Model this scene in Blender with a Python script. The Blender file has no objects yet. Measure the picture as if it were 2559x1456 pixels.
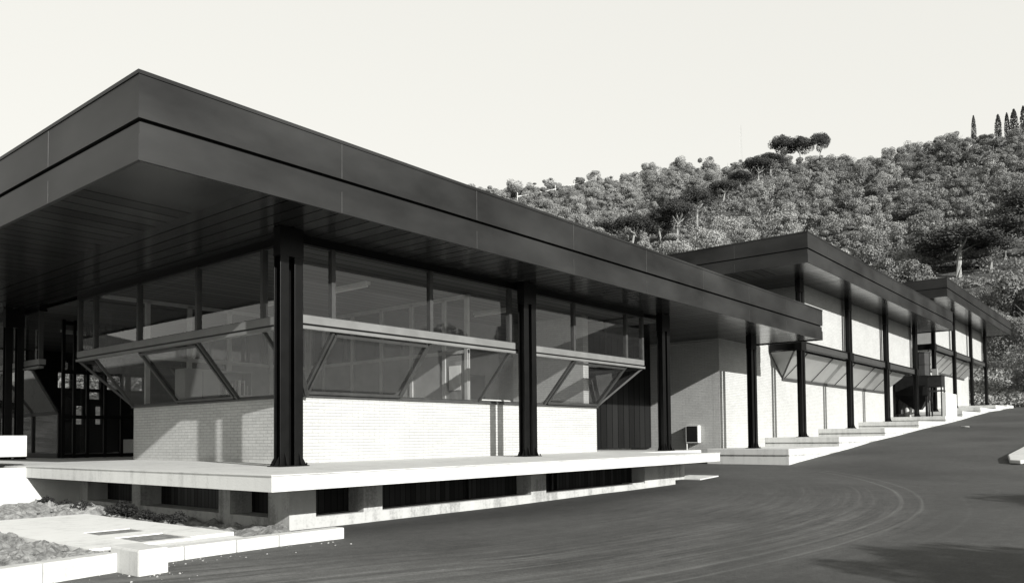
import bpy, math, random
import numpy as np
from mathutils import Matrix, Vector
R = math.radians
S = bpy.context.scene
COL = S.collection

# ------------------------------------------------------------------ camera
YAW, PITCH, ROLL = 0.6625464, 0.0347023, 0.0110518
FPX, W0, H0 = 1960.765, 2559.0, 1456.0
CAM = Vector((-7.3057, -11.0013, 0.4271))
cp, sp, c, s = math.cos(PITCH), math.sin(PITCH), math.cos(YAW), math.sin(YAW)
fwd = Vector((cp * c, cp * s, sp)); rgt = Vector((s, -c, 0)); upv = rgt.cross(fwd)
r2 = rgt * math.cos(ROLL) - upv * math.sin(ROLL)
u2 = rgt * math.sin(ROLL) + upv * math.cos(ROLL)
cd = bpy.data.cameras.new('camera'); cam = bpy.data.objects.new('camera', cd); COL.objects.link(cam)
cam.matrix_world = Matrix(((r2.x, u2.x, -fwd.x, CAM.x), (r2.y, u2.y, -fwd.y, CAM.y), (r2.z, u2.z, -fwd.z, CAM.z), (0, 0, 0, 1)))
cd.sensor_width = 36; cd.sensor_fit = 'HORIZONTAL'; cd.lens = 36 * FPX / W0
cd.shift_x = -95.44 / W0; cd.shift_y = (1022.75 - H0 / 2) / W0
cd.clip_start = .1; cd.clip_end = 9000
S.camera = cam

# ------------------------------------------------------------------ light
SUN = Vector((.27, 1.0, -.415)).normalized()            # direction the light travels
elev = math.asin(-SUN.z)
ld = bpy.data.lights.new('sun', 'SUN'); ld.energy = 4.8; ld.angle = R(.53); ld.color = (1, .985, .955)
sun = bpy.data.objects.new('sun', ld); COL.objects.link(sun); sun.location = (-20, -60, 40)
sun.rotation_euler = SUN.to_track_quat('-Z', 'Y').to_euler()
S.view_settings.view_transform = 'Standard'; S.view_settings.look = 'None'
S.view_settings.exposure = .7; S.view_settings.gamma = 1
wd = bpy.data.worlds.new('World'); S.world = wd; wd.use_nodes = True
nt = wd.node_tree; nt.nodes.clear()
sky = nt.nodes.new('ShaderNodeTexSky'); sky.sky_type = 'NISHITA'; sky.sun_disc = False
sky.sun_elevation = elev; sky.sun_rotation = math.atan2(-SUN.x, -SUN.y)
sky.air_density = 1.0; sky.dust_density = 4.0; sky.altitude = 200
bw = nt.nodes.new('ShaderNodeRGBToBW'); nt.links.new(sky.outputs[0], bw.inputs[0])
pw = nt.nodes.new('ShaderNodeMath'); pw.operation = 'POWER'; pw.inputs[1].default_value = .14; nt.links.new(bw.outputs[0], pw.inputs[0])
mu = nt.nodes.new('ShaderNodeMath'); mu.operation = 'MULTIPLY'; mu.inputs[1].default_value = 5.0; nt.links.new(pw.outputs[0], mu.inputs[0])
tn = nt.nodes.new('ShaderNodeVectorMath'); tn.operation = 'SCALE'; tn.inputs[0].default_value = (1.0, .99, .93); tcw = nt.nodes.new('ShaderNodeTexCoord'); sxw = nt.nodes.new('ShaderNodeSeparateXYZ'); nt.links.new(tcw.outputs['Generated'], sxw.inputs[0])
mr = nt.nodes.new('ShaderNodeMapRange'); mr.inputs['From Min'].default_value = .52; mr.inputs['From Max'].default_value = .92; mr.inputs['To Min'].default_value = 1; mr.inputs['To Max'].default_value = .25   # haze low in the sky, deeper tone overhead
nt.links.new(sxw.outputs[2], mr.inputs['Value'])
mz = nt.nodes.new('ShaderNodeMath'); mz.operation = 'MULTIPLY'; nt.links.new(mu.outputs[0], mz.inputs[0]); nt.links.new(mr.outputs[0], mz.inputs[1])
nt.links.new(mz.outputs[0], tn.inputs['Scale'])
bg = nt.nodes.new('ShaderNodeBackground'); bg.inputs['Strength'].default_value = .1; nt.links.new(tn.outputs[0], bg.inputs['Color'])
wo = nt.nodes.new('ShaderNodeOutputWorld'); nt.links.new(bg.outputs[0], wo.inputs['Surface'])

# ------------------------------------------------------------------ helpers
def tag(o, label=None, cat=None, group=None, kind=None):
    for k, v in (('label', label), ('category', cat), ('group', group), ('kind', kind)):
        if v: o[k] = v
    return o
def thing(name, label, cat, loc=(0, 0, 0), rz=0, group=None):
    o = bpy.data.objects.new(name, None); COL.objects.link(o); o.location = loc; o.rotation_euler = (0, 0, rz)
    o.empty_display_size = .3
    return tag(o, label, cat, group)
class MB:
    def __init__(s): s.v = []; s.f = []
    def box(s, x0, x1, y0, y1, z0, z1):
        n = len(s.v)
        for z in (z0, z1):
            s.v += [(x0, y0, z), (x1, y0, z), (x1, y1, z), (x0, y1, z)]
        s.f += [tuple(n + i for i in q) for q in ((0, 3, 2, 1), (4, 5, 6, 7), (0, 1, 5, 4), (1, 2, 6, 5), (2, 3, 7, 6), (3, 0, 4, 7))]
        return s
    def poly(s, pts):
        n = len(s.v); s.v += [tuple(p) for p in pts]; s.f.append(tuple(range(n, n + len(pts)))); return s
    def slab(s, pts, off):
        """closed prism: polygon pts extruded by vector off"""
        n = len(s.v); k = len(pts)
        s.v += [tuple(p) for p in pts] + [tuple(Vector(p) + Vector(off)) for p in pts]
        s.f.append(tuple(range(n, n + k))); s.f.append(tuple(reversed(range(n + k, n + 2 * k))))
        for i in range(k):
            j = (i + 1) % k; s.f.append((n + i, n + k + i, n + k + j, n + j))
        return s
    def bar(s, a, b, w, h, up=(0, 0, 1)):
        a = Vector(a); b = Vector(b); d = (b - a).normalized(); up = Vector(up)
        x = d.cross(up).normalized(); y = x.cross(d).normalized()
        n = len(s.v)
        for p in (a, b):
            for i, j in ((-1, -1), (1, -1), (1, 1), (-1, 1)): s.v.append(tuple(p + x * (i * w / 2) + y * (j * h / 2)))
        s.f += [tuple(n + i for i in q) for q in ((0, 1, 2, 3), (7, 6, 5, 4), (0, 4, 5, 1), (1, 5, 6, 2), (2, 6, 7, 3), (3, 7, 4, 0))]
        return s
    def tube(s, pts, rad, k=8, cap=True):
        rings = []
        for i, p in enumerate(pts):
            p = Vector(p); r = rad[i] if isinstance(rad, (list, tuple)) else rad
            d = (Vector(pts[min(i + 1, len(pts) - 1)]) - Vector(pts[max(i - 1, 0)])).normalized()
            x = d.cross(Vector((0, 0, 1)));  x = Vector((1, 0, 0)) if x.length < .01 else x.normalized(); y = d.cross(x)
            n = len(s.v); rings.append(n)
            for j in range(k):
                t = 2 * math.pi * j / k; s.v.append(tuple(p + x * (r * math.cos(t)) + y * (r * math.sin(t))))
        for a, b in zip(rings, rings[1:]):
            for j in range(k): s.f.append((a + j, a + (j + 1) % k, b + (j + 1) % k, b + j))
        if cap:
            s.f.append(tuple(rings[0] + j for j in reversed(range(k)))); s.f.append(tuple(rings[-1] + j for j in range(k)))
        return s
    def mesh(s, name, mat, smooth=False):
        me = bpy.data.meshes.new(name); me.from_pydata(s.v, [], s.f); me.materials.append(mat)
        if smooth: me.shade_smooth()
        return me
    def build(s, name, mat, parent=None, smooth=False, label=None, bevel=0):
        o = bpy.data.objects.new(name, s.mesh(name, mat, smooth)); COL.objects.link(o)
        if parent is not None: o.parent = parent
        if label: o['label'] = label
        if bevel:
            m = o.modifiers.new('bevel', 'BEVEL'); m.width = bevel; m.segments = 2; m.limit_method = 'ANGLE'
        return o

# ------------------------------------------------------------------ materials
def new_mat(name):
    m = bpy.data.materials.new(name); m.use_nodes = True; t = m.node_tree
    return m, t, t.nodes['Principled BSDF']
def N(t, kind, **kw):
    n = t.nodes.new(kind)
    for k, v in kw.items():
        if k.startswith('i_'):
            key = k[2:]
            n.inputs[int(key) if key.isdigit() else key.replace('_', ' ')].default_value = v
        else: setattr(n, k, v)
    return n
def M(t, op, a, b=None, clamp=False):
    n = t.nodes.new('ShaderNodeMath'); n.operation = op; n.use_clamp = clamp
    for i, v in enumerate((a, b)):
        if v is None: continue
        if isinstance(v, (int, float)): n.inputs[i].default_value = v
        else: t.links.new(v, n.inputs[i])
    return n.outputs[0]
def ramp(t, fac, stops):
    n = t.nodes.new('ShaderNodeValToRGB'); cr = n.color_ramp
    while len(cr.elements) < len(stops): cr.elements.new(.5)
    for e, (p, v) in zip(cr.elements, stops):
        e.position = p; e.color = (v, v, v, 1)
    t.links.new(fac, n.inputs[0]); return n.outputs[0]
def noise(t, scale, detail=4, vec=None, rough=.55, coord='Object', sc=(1, 1, 1)):
    tc = t.nodes.new('ShaderNodeTexCoord'); mp = t.nodes.new('ShaderNodeMapping'); mp.inputs['Scale'].default_value = sc
    t.links.new(tc.outputs[coord], mp.inputs[0])
    n = t.nodes.new('ShaderNodeTexNoise'); n.inputs['Scale'].default_value = scale; n.inputs['Detail'].default_value = detail; n.inputs['Roughness'].default_value = rough
    t.links.new(vec if vec is not None else mp.outputs[0], n.inputs['Vector']); return n.outputs[0]
def bump(t, p, h, strength=.3, dist=.01):
    b = t.nodes.new('ShaderNodeBump'); b.inputs['Strength'].default_value = strength; b.inputs['Distance'].default_value = dist
    t.links.new(h, b.inputs['Height']); t.links.new(b.outputs[0], p.inputs['Normal'])
TINT = (1.0, 1.01, .985)
def setcol(t, p, val):
    """val: socket grey -> tinted base colour"""
    v = t.nodes.new('ShaderNodeVectorMath'); v.operation = 'SCALE'; v.inputs[0].default_value = TINT
    t.links.new(val, v.inputs['Scale']); t.links.new(v.outputs[0], p.inputs['Base Color'])
def plain(name, lo, hi, rough=.6, scale=3, spec=.5, sc=(1, 1, 1), metal=0, bmp=0, detail=5, bscale=60):
    m, t, p = new_mat(name); n = noise(t, scale, detail, sc=sc)
    setcol(t, p, ramp(t, n, [(.3, lo), (.7, hi)])); p.inputs['Roughness'].default_value = rough
    p.inputs['Specular IOR Level'].default_value = spec; p.inputs['Metallic'].default_value = metal
    if bmp: bump(t, p, noise(t, bscale, 4), bmp, .006)
    return m
m_fascia = plain('painted_fascia', .003, .026, .45, .45, .28, (1, 1, 2.2))
m_black = plain('black_painted_steel', .002, .005, .35, 4, .22)
m_edge = plain('bare_steel_edge', .03, .06, .4, 8, .5)
m_frame = plain('grey_window_frame', .035, .055, .45, 5, .35)
m_transom = plain('pale_painted_transom', .13, .17, .45, 3, .4)
m_wframe = plain('pale_partition_frame', .38, .48, .5, 5, .4)
m_dark = plain('dark_opening', .006, .012, .8, 3, .2)
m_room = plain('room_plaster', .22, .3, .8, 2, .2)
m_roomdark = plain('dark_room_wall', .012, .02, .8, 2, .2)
m_cab = plain('cabinet_enamel', .28, .34, .45, 3)
m_paper = plain('white_paper', .75, .82, .7, 6)
m_darkmetal = plain('sooty_sheet_metal', .004, .014, .55, 5, .4)
m_tank = plain('painted_tank', .008, .018, .5, 5, .4)
m_clay = plain('terracotta', .07, .11, .7, 8, .3)
m_lamp = plain('lamp_enamel', .55, .65, .4, 5)
m_bark = plain('bark', .10, .2, .9, 3, .2, (1, 1, .3))
m_barkpale = plain('pale_bark', .22, .34, .9, 3, .2, (1, 1, .3))
m_trimlight = plain('pale_trim', .45, .55, .5, 5)

def concrete(name, lo, hi, board=False):
    m, t, p = new_mat(name)
    a = noise(t, 1.3, 6); b = noise(t, 30, 4); st = noise(t, 6, 4, sc=(1, 1, .12))
    v = M(t, 'ADD', M(t, 'MULTIPLY', a, .4), M(t, 'ADD', M(t, 'MULTIPLY', b, .2), M(t, 'MULTIPLY', st, .4)))
    setcol(t, p, ramp(t, v, [(.28, lo * .6), (.42, lo), (.5, (lo + hi) / 2 + .02), (.7, hi)])); p.inputs['Roughness'].default_value = .85
    p.inputs['Specular IOR Level'].default_value = .25
    bump(t, p, noise(t, 45 if not board else 20, 5, sc=(1, 1, 1) if not board else (1, 1, .15)), .35, .008)
    return m
m_conc = concrete('pale_concrete', .42, .54)
m_concg = concrete('board_marked_concrete', .24, .46, True)
m_terr = concrete('terrace_paving', .42, .5)
m_path = concrete('path_concrete', .58, .68)

def brick(name, axis):
    m, t, p = new_mat(name)
    tc = t.nodes.new('ShaderNodeTexCoord'); sx = t.nodes.new('ShaderNodeSeparateXYZ'); t.links.new(tc.outputs['Object'], sx.inputs[0])
    cb = t.nodes.new('ShaderNodeCombineXYZ'); t.links.new(sx.outputs[axis], cb.inputs[0]); t.links.new(sx.outputs[2], cb.inputs[1])
    # courses wander a little
    b = t.nodes.new('ShaderNodeTexBrick'); b.inputs['Scale'].default_value = 1
    b.inputs['Brick Width'].default_value = .26; b.inputs['Row Height'].default_value = .061; b.inputs['Mortar Size'].default_value = .0055
    b.inputs['Mortar Smooth'].default_value = .3; b.inputs['Bias'].default_value = 0
    b.inputs['Color1'].default_value = (.37, .37, .37, 1); b.inputs['Color2'].default_value = (.41, .41, .41, 1); b.inputs['Mortar'].default_value = (.29, .29, .29, 1)
    t.links.new(cb.outputs[0], b.inputs[0])
    bwn = t.nodes.new('ShaderNodeRGBToBW'); t.links.new(b.outputs[0], bwn.inputs[0])
    n = noise(t, 14, 5); n2 = noise(t, 1.1, 3)
    v = M(t, 'MULTIPLY', bwn.outputs[0], M(t, 'ADD', .72, M(t, 'ADD', M(t, 'MULTIPLY', n, .34), M(t, 'MULTIPLY', n2, .26))))
    setcol(t, p, v); p.inputs['Roughness'].default_value = .85; p.inputs['Specular IOR Level'].default_value = .2
    h = M(t, 'ADD', M(t, 'MULTIPLY', b.outputs['Fac'], -1.0), M(t, 'MULTIPLY', n, .35)); bump(t, p, h, .7, .012)
    return m
m_brx = brick('pale_brick_x', 0); m_bry = brick('pale_brick_y', 1)

def planks(name, axis, pitch, lo, hi, rough, spec=.8, coat=.0, gw=.07):
    m, t, p = new_mat(name)
    tc = t.nodes.new('ShaderNodeTexCoord'); sx = t.nodes.new('ShaderNodeSeparateXYZ'); t.links.new(tc.outputs['Object'], sx.inputs[0])
    u = M(t, 'DIVIDE', sx.outputs[axis], pitch); fr = M(t, 'FRACT', u); fl = M(t, 'FLOOR', u)
    gap = M(t, 'LESS_THAN', fr, gw)
    wn = t.nodes.new('ShaderNodeTexWhiteNoise'); wn.noise_dimensions = '1D'; t.links.new(fl, wn.inputs['W'])
    sc = [.25, .25, .25]; sc[axis] = 6
    g = noise(t, 6, 5, sc=tuple(sc))
    v = M(t, 'ADD', M(t, 'MULTIPLY', wn.outputs[0], .45), M(t, 'MULTIPLY', g, .55))
    v = ramp(t, v, [(.2, lo), (.8, hi)])
    v = M(t, 'MULTIPLY', v, M(t, 'SUBTRACT', 1.0, M(t, 'MULTIPLY', gap, .85)))
    setcol(t, p, v); p.inputs['Specular IOR Level'].default_value = spec; p.inputs['Coat Weight'].default_value = coat; p.inputs['Coat Roughness'].default_value = rough
    t.links.new(M(t, 'ADD', M(t, 'ADD', rough, M(t, 'MULTIPLY', g, .12)), M(t, 'MULTIPLY', gap, .5)), p.inputs['Roughness'])
    ng = M(t, 'SUBTRACT', 1.0, gap); var = M(t, 'ADD', .45, M(t, 'MULTIPLY', wn.outputs[0], .55))
    t.links.new(M(t, 'MULTIPLY', M(t, 'MULTIPLY', ng, spec), var), p.inputs['Specular IOR Level']); t.links.new(M(t, 'MULTIPLY', M(t, 'MULTIPLY', ng, coat), var), p.inputs['Coat Weight'])
    h = M(t, 'ADD', M(t, 'MULTIPLY', gap, -1.0), M(t, 'MULTIPLY', wn.outputs[0], .15)); bump(t, p, h, .25, .004)
    return m
m_sofx = planks('soffit_boards_across', 0, .29, .012, .024, .15, .8, .35, .075)     # joints run along Y
m_sofy = planks('soffit_boards_along', 1, .38, .012, .024, .16, .8, .35, .06)       # joints run along X
m_sofp = plain('soffit_corner_panel', .012, .03, .25, 1.2, .7)
m_panel = planks('dark_timber_boarding', 0, .36, .004, .014, .4, .35)
m_grille = planks('vertical_slat_grille', 0, .11, .004, .015, .5, .4)
m_grilley = planks('vertical_slat_grille_side', 1, .11, .004, .015, .5, .4)
m_ceil = planks('ceiling_boards', 1, .3, .08, .11, .6, .3)

def glass(name, dust, refl=1.0, tr=.85):
    m = bpy.data.materials.new(name); m.use_nodes = True; t = m.node_tree; t.nodes.clear()
    o = t.nodes.new('ShaderNodeOutputMaterial'); tp = t.nodes.new('ShaderNodeBsdfTransparent'); tp.inputs[0].default_value = (tr, tr, tr, 1)
    gl = t.nodes.new('ShaderNodeBsdfGlossy'); gl.inputs['Roughness'].default_value = 0.01; gl.inputs[0].default_value = (.9, .9, .9, 1)
    fr = t.nodes.new('ShaderNodeFresnel'); 
    ge = t.nodes.new('ShaderNodeNewGeometry'); t.links.new(M(t, 'SUBTRACT', 1.5, M(t, 'MULTIPLY', ge.outputs['Backfacing'], 1.5 - 1 / 1.5)), fr.inputs[0])
    f = M(t, 'MULTIPLY', fr.outputs[0], 1.35 * refl, True)
    df = t.nodes.new('ShaderNodeBsdfDiffuse'); df.inputs[0].default_value = (.5, .5, .5, 1)
    d = M(t, 'MULTIPLY', ramp(t, noise(t, 1.2, 5), [(.3, .6), (.75, 1.3)]), dust, True)
    m1 = t.nodes.new('ShaderNodeMixShader'); t.links.new(d, m1.inputs[0]); t.links.new(tp.outputs[0], m1.inputs[1]); t.links.new(df.outputs[0], m1.inputs[2])
    m2 = t.nodes.new('ShaderNodeMixShader'); t.links.new(f, m2.inputs[0]); t.links.new(m1.outputs[0], m2.inputs[1]); t.links.new(gl.outputs[0], m2.inputs[2])
    t.links.new(m2.outputs[0], o.inputs[0]); return m
m_glass = glass('window_glass', .012)
m_glassd = glass('dusty_glass', .035)
m_frost = plain('frosted_glass', .24, .3, .25, .6, .7)

# asphalt: worn streaks and tyre arcs turn about one centre
def asphalt():
    m, t, p = new_mat('asphalt')
    tc = t.nodes.new('ShaderNodeTexCoord'); sx = t.nodes.new('ShaderNodeSeparateXYZ'); t.links.new(tc.outputs['Object'], sx.inputs[0])
    dx = M(t, 'SUBTRACT', sx.outputs[0], 3.0); dy = M(t, 'SUBTRACT', 9.4, sx.outputs[1])
    wob = M(t, 'MULTIPLY', M(t, 'SUBTRACT', noise(t, .25, 2), .5), 1.2)
    rad = M(t, 'SQRT', M(t, 'ADD', M(t, 'MULTIPLY', dx, dx), M(t, 'MULTIPLY', dy, dy)))
    ang = M(t, 'ARCTAN2', dx, dy)
    rw = M(t, 'ADD', rad, M(t, 'MULTIPLY', wob, .35))
    cb = t.nodes.new('ShaderNodeCombineXYZ'); t.links.new(M(t, 'MULTIPLY', rw, 5.5), cb.inputs[0]); t.links.new(M(t, 'MULTIPLY', ang, 5.0), cb.inputs[1])
    s1 = noise(t, 1.0, 9, vec=cb.outputs[0], rough=.72)
    cb2 = t.nodes.new('ShaderNodeCombineXYZ'); t.links.new(M(t, 'MULTIPLY', rad, 22), cb2.inputs[0]); t.links.new(M(t, 'MULTIPLY', ang, 7), cb2.inputs[1])
    s2 = noise(t, 1.0, 4, vec=cb2.outputs[0], rough=.6)
    patch = noise(t, .22, 4); grain = noise(t, 38, 3, rough=.8); speck = noise(t, 5, 9, rough=.75)
    # streaks fade near the building and far up the slope
    near = ramp(t, M(t, 'DIVIDE', M(t, 'SUBTRACT', rad, 12.0), 7.0), [(0.05, 0), (.5, 1)])
    away = ramp(t, M(t, 'DIVIDE', M(t, 'ADD', sx.outputs[0], 4.0), 16.0), [(0, 1), (.45, .6), (.9, .08)]); near = M(t, 'MULTIPLY', M(t, 'MULTIPLY', near, away), M(t, 'MULTIPLY', ramp(t, M(t, 'DIVIDE', M(t, 'SUBTRACT', rw, 16.0), 4.0), [(.25, 1), (.55, .12)]), ramp(t, noise(t, .55, 3, sc=(.45, 1, 1)), [(.36, .2), (.6, 1)])))
    v = M(t, 'ADD', M(t, 'MULTIPLY', ramp(t, s1, [(.42, 0), (.62, 1)]), M(t, 'MULTIPLY', near, .085)), M(t, 'MULTIPLY', ramp(t, s2, [(.45, 0), (.65, 1)]), M(t, 'MULTIPLY', near, .03)))
    base = ramp(t, patch, [(.35, .052), (.65, .080)])
    v = M(t, 'ADD', v, base)
    v = M(t, 'MULTIPLY', v, M(t, 'ADD', .05, M(t, 'ADD', M(t, 'MULTIPLY', grain, .95), M(t, 'MULTIPLY', speck, .9))))
    arcs = None
    for rr, wd_, k, a0, a1 in ((17.30, .035, .045, -.4, .74), (17.62, .03, .04, -.4, .76), (16.62, .03, .02, -.3, .45), (16.85, .02, .014, -.3, .42), (15.6, .02, .012, -.2, .42), (18.3, .03, .01, -.5, .3)):
        d = M(t, 'ABSOLUTE', M(t, 'SUBTRACT', M(t, 'ADD', rad, M(t, 'MULTIPLY', wob, .1)), rr))
        a = M(t, 'SUBTRACT', 1.0, M(t, 'DIVIDE', d, wd_ * 1.6), True)
        a = M(t, 'MULTIPLY', a, M(t, 'MULTIPLY', M(t, 'LESS_THAN', ang, a1), M(t, 'ADD', .1, ramp(t, s2, [(.3, .2), (.6, 1)]))))
        a = M(t, 'MULTIPLY', a, k); arcs = a if arcs is None else M(t, 'ADD', arcs, a)
    # tight turn: concentric loops further right
    ex = M(t, 'SUBTRACT', sx.outputs[0], 9.6); ey = M(t, 'MULTIPLY', M(t, 'ADD', sx.outputs[1], 5.6), 1.0)
    er = M(t, 'SQRT', M(t, 'ADD', M(t, 'MULTIPLY', ex, ex), M(t, 'MULTIPLY', ey, ey)))
    for rr in (1.6, 2.9):
        a = M(t, 'SUBTRACT', 1.0, M(t, 'DIVIDE', M(t, 'ABSOLUTE', M(t, 'SUBTRACT', er, rr)), .05), True)
        a = M(t, 'MULTIPLY', a, M(t, 'MULTIPLY', M(t, 'GREATER_THAN', ex, -.2), .009)); arcs = M(t, 'ADD', arcs, a)
    v = M(t, 'ADD', v, arcs)
    v = M(t, 'MULTIPLY', v, ramp(t, M(t, 'DIVIDE', M(t, 'ADD', M(t, 'SUBTRACT', rad, 12.3), M(t, 'MULTIPLY', wob, .4)), 2.0), [(0, .62), (.6, 1)]))
    setcol(t, p, v); p.inputs['Roughness'].default_value = .8; p.inputs['Specular IOR Level'].default_value = .15
    bump(t, p, grain, .5, .01)
    return m
m_asph = asphalt()
m_soil, t, p = new_mat('soil'); setcol(t, p, ramp(t, noise(t, 9, 8, rough=.7), [(.35, .10), (.65, .30)])); p.inputs['Roughness'].default_value = .95; bump(t, p, noise(t, 14, 8, rough=.7), 1, .05)
m_hill, t, p = new_mat('hill_ground'); setcol(t, p, ramp(t, noise(t, .5, 9, rough=.75), [(.35, .04), (.65, .12)])); p.inputs['Roughness'].default_value = 1; p.inputs['Specular IOR Level'].default_value = 0; bump(t, p, noise(t, 1.5, 8), 1, .3)

def foliage(name, lo, hi):
    m, t, p = new_mat(name)
    n = noise(t, 1.3, 3); oi = t.nodes.new('ShaderNodeObjectInfo')
    v = M(t, 'ADD', M(t, 'MULTIPLY', n, .6), M(t, 'MULTIPLY', oi.outputs['Random'], .4))
    v = ramp(t, v, [(.2, lo), (.8, hi)]); setcol(t, p, v)
    p.inputs['Roughness'].default_value = .75; p.inputs['Specular IOR Level'].default_value = .2
    return m
m_leaf = foliage('broad_leaves', .11, .25); m_leafp = foliage('pale_leaves', .17, .33); m_pine = foliage('pine_needles', .035, .07); m_cyp = foliage('cypress_foliage', .03, .05)
m_under = foliage('scrub_leaves', .09, .20)
m_shrub = foliage('dark_shrub_leaves', .015, .03)

# ------------------------------------------------------------------ ground
GX = [(-400, -1.3), (-60, -1.0), (-8, -.82), (6, -.78), (9.5, -.72), (12.5, -.69), (16.6, -.57), (19.2, -.42), (22.8, -.156), (29.7, .30), (43, 1.09), (54, 1.80), (61.3, 2.17), (72, 2.6), (90, 3.3), (1e4, 3.3)]
def g(x):
    for (a, za), (b, zb_) in zip(GX, GX[1:]):
        if x <= b: return za + (zb_ - za) * (x - a) / (b - a)
    return 3.3
HB = [(-40, .10), (-10, .30), (4, .334), (6.3, .334), (7.6, .3357), (9.9, .3391), (12.2, .3387), (14.7, .3325), (17.3, .3367), (19.9, .3437), (22.6, .3456), (25.4, .3443), (28.2, .3467), (31.1, .3395), (33.5, .3387), (35.8, .3348), (39.1, .3303), (42, .3239), (50, .30), (62, .26), (75, .23), (95, .18), (130, .08), (175, .03)]
def hb(b):
    if b <= HB[0][0] or b >= HB[-1][0]: return None
    for (a, va), (c_, vb) in zip(HB, HB[1:]):
        if b <= c_: return va + (vb - va) * (b - a) / (c_ - a)
RR = 330.0
def r0(b): return 84 if b < 35 else (84 - (b - 35) / 25 * 40 if b < 60 else 44)
def terrain(x, y):
    dx, dy = x - CAM.x, y - CAM.y; r = math.hypot(dx, dy); b = math.degrees(math.atan2(dy, dx))
    zf = g(x) + .02; e = hb(b)
    if e is None: return zf if r < 400 else zf + min((r - 400) * .03, 18) * .6
    ra = r0(b)
    if r <= ra: return zf
    fx = CAM.x + math.cos(R(b)) * ra; z0 = g(fx)
    zr = .427 + RR * e - 5.5
    if r <= RR: return z0 + (zr - z0) * ((r - ra) / (RR - ra)) ** 1.07 + 1.2 * math.sin(x * .05) * math.sin(y * .045) * min(1, (r - ra) / 60)
    return zr + 1.2 * math.sin(x * .05) * math.sin(y * .045) - (r - RR) * .02
# asphalt sheet
xs = [-70, -50, -35, -20, -12, -9, -8, -6, -4, -2, 0, 3, 6, 7.5, 8.9, 11, 13, 15, 16.6, 18, 19.2, 21, 22.8, 26, 29.7, 34, 38, 43, 48, 54, 58, 61.3, 65, 68, 70]
ys = [-70, -40, -25, -14, -8, -4, -2, 0, 2, 6, 12, 24]
mb = MB()
for y in ys:
    for x in xs: mb.v.append((x, y, g(x) + .02 * math.sin(x * .9) * math.sin(y * .7)))
nx = len(xs)
mb.f = [(j * nx + i, j * nx + i + 1, (j + 1) * nx + i + 1, (j + 1) * nx + i) for j in range(len(ys) - 1) for i in range(nx - 1)]
tag(mb.build('asphalt_yard', m_asph, smooth=True), kind='structure')
# ground + hill
mb = MB(); rs = [0, 10, 25, 40, 50, 62, 74, 84, 92, 102, 115, 130, 150, 170, 190, 215, 240, 265, 290, 315, 330, 350, 400, 500, 700, 1000, 1600, 2600, 5000]
nb = 180
for r in rs:
    for k in range(nb):
        b = -180 + 360 * k / nb; x = CAM.x + r * math.cos(R(b)); y = CAM.y + r * math.sin(R(b))
        z = terrain(x, y); bl = (x < 70 and -70 < y < 24 and x > -70)
        if bl: z -= .12
        if r > 400 and hb(b) is not None: z = max(z, 20) if r < 1500 else 0
        mb.v.append((x, y, z))
mb.f = [(j * nb + i, j * nb + (i + 1) % nb, (j + 1) * nb + (i + 1) % nb, (j + 1) * nb + i) for j in range(len(rs) - 1) for i in range(nb)]
tag(mb.build('hillside_ground', m_hill, smooth=True), kind='structure')

# ------------------------------------------------------------------ steel columns
def column(root, x, y, zb, zt, brackets=None, far=False):
    m = MB()
    for cx in (-.13, .13):
        for sy in (-1, 1): m.box(cx - .078, cx + .078, sy * .085 - .006, sy * .085 + .006, 0, zt - zb)
        m.box(cx - .005, cx + .005, -.079, .079, 0, zt - zb)
    o = m.build('column', m_black, root, bevel=.003); o.location = (x, y, zb)
    b = MB().box(-.27, .27, -.17, .17, 0, .02)
    for sx in (-1, 1):
        for yy in (-.06, .06):
            b.slab([(sx * .21, yy, .02), (sx * .29, yy, .02), (sx * .28, yy, .04), (sx * .21, yy, .16)], (0, .012, 0))
    for xx in (-.13, .13):
        b.slab([(xx, -.095, .02), (xx, -.17, .02), (xx, -.15, .05), (xx, -.095, .22)], (.012, 0, 0))
    for xx in (-.24, .24): b.tube([(xx, -.14, .02), (xx, -.14, .06)], .012, 6)
    b.build('base_plate', m_black, o)
    h = MB().box(-.214, .214, -.097, .097, zt - zb - .48, zt - zb - .02).box(-.22, .22, -.9, -.11, zt - zb - .12, zt - zb)
    h.v = h.v[:8]; h.f = h.f[:6]
    h.build('head_plate', m_black, o)
    if brackets is not None:
        MB().box(-.26, .26, -.13, .14, brackets - zb - .22, brackets - zb + .16).build('bracket', m_black, o)
    return o

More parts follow.
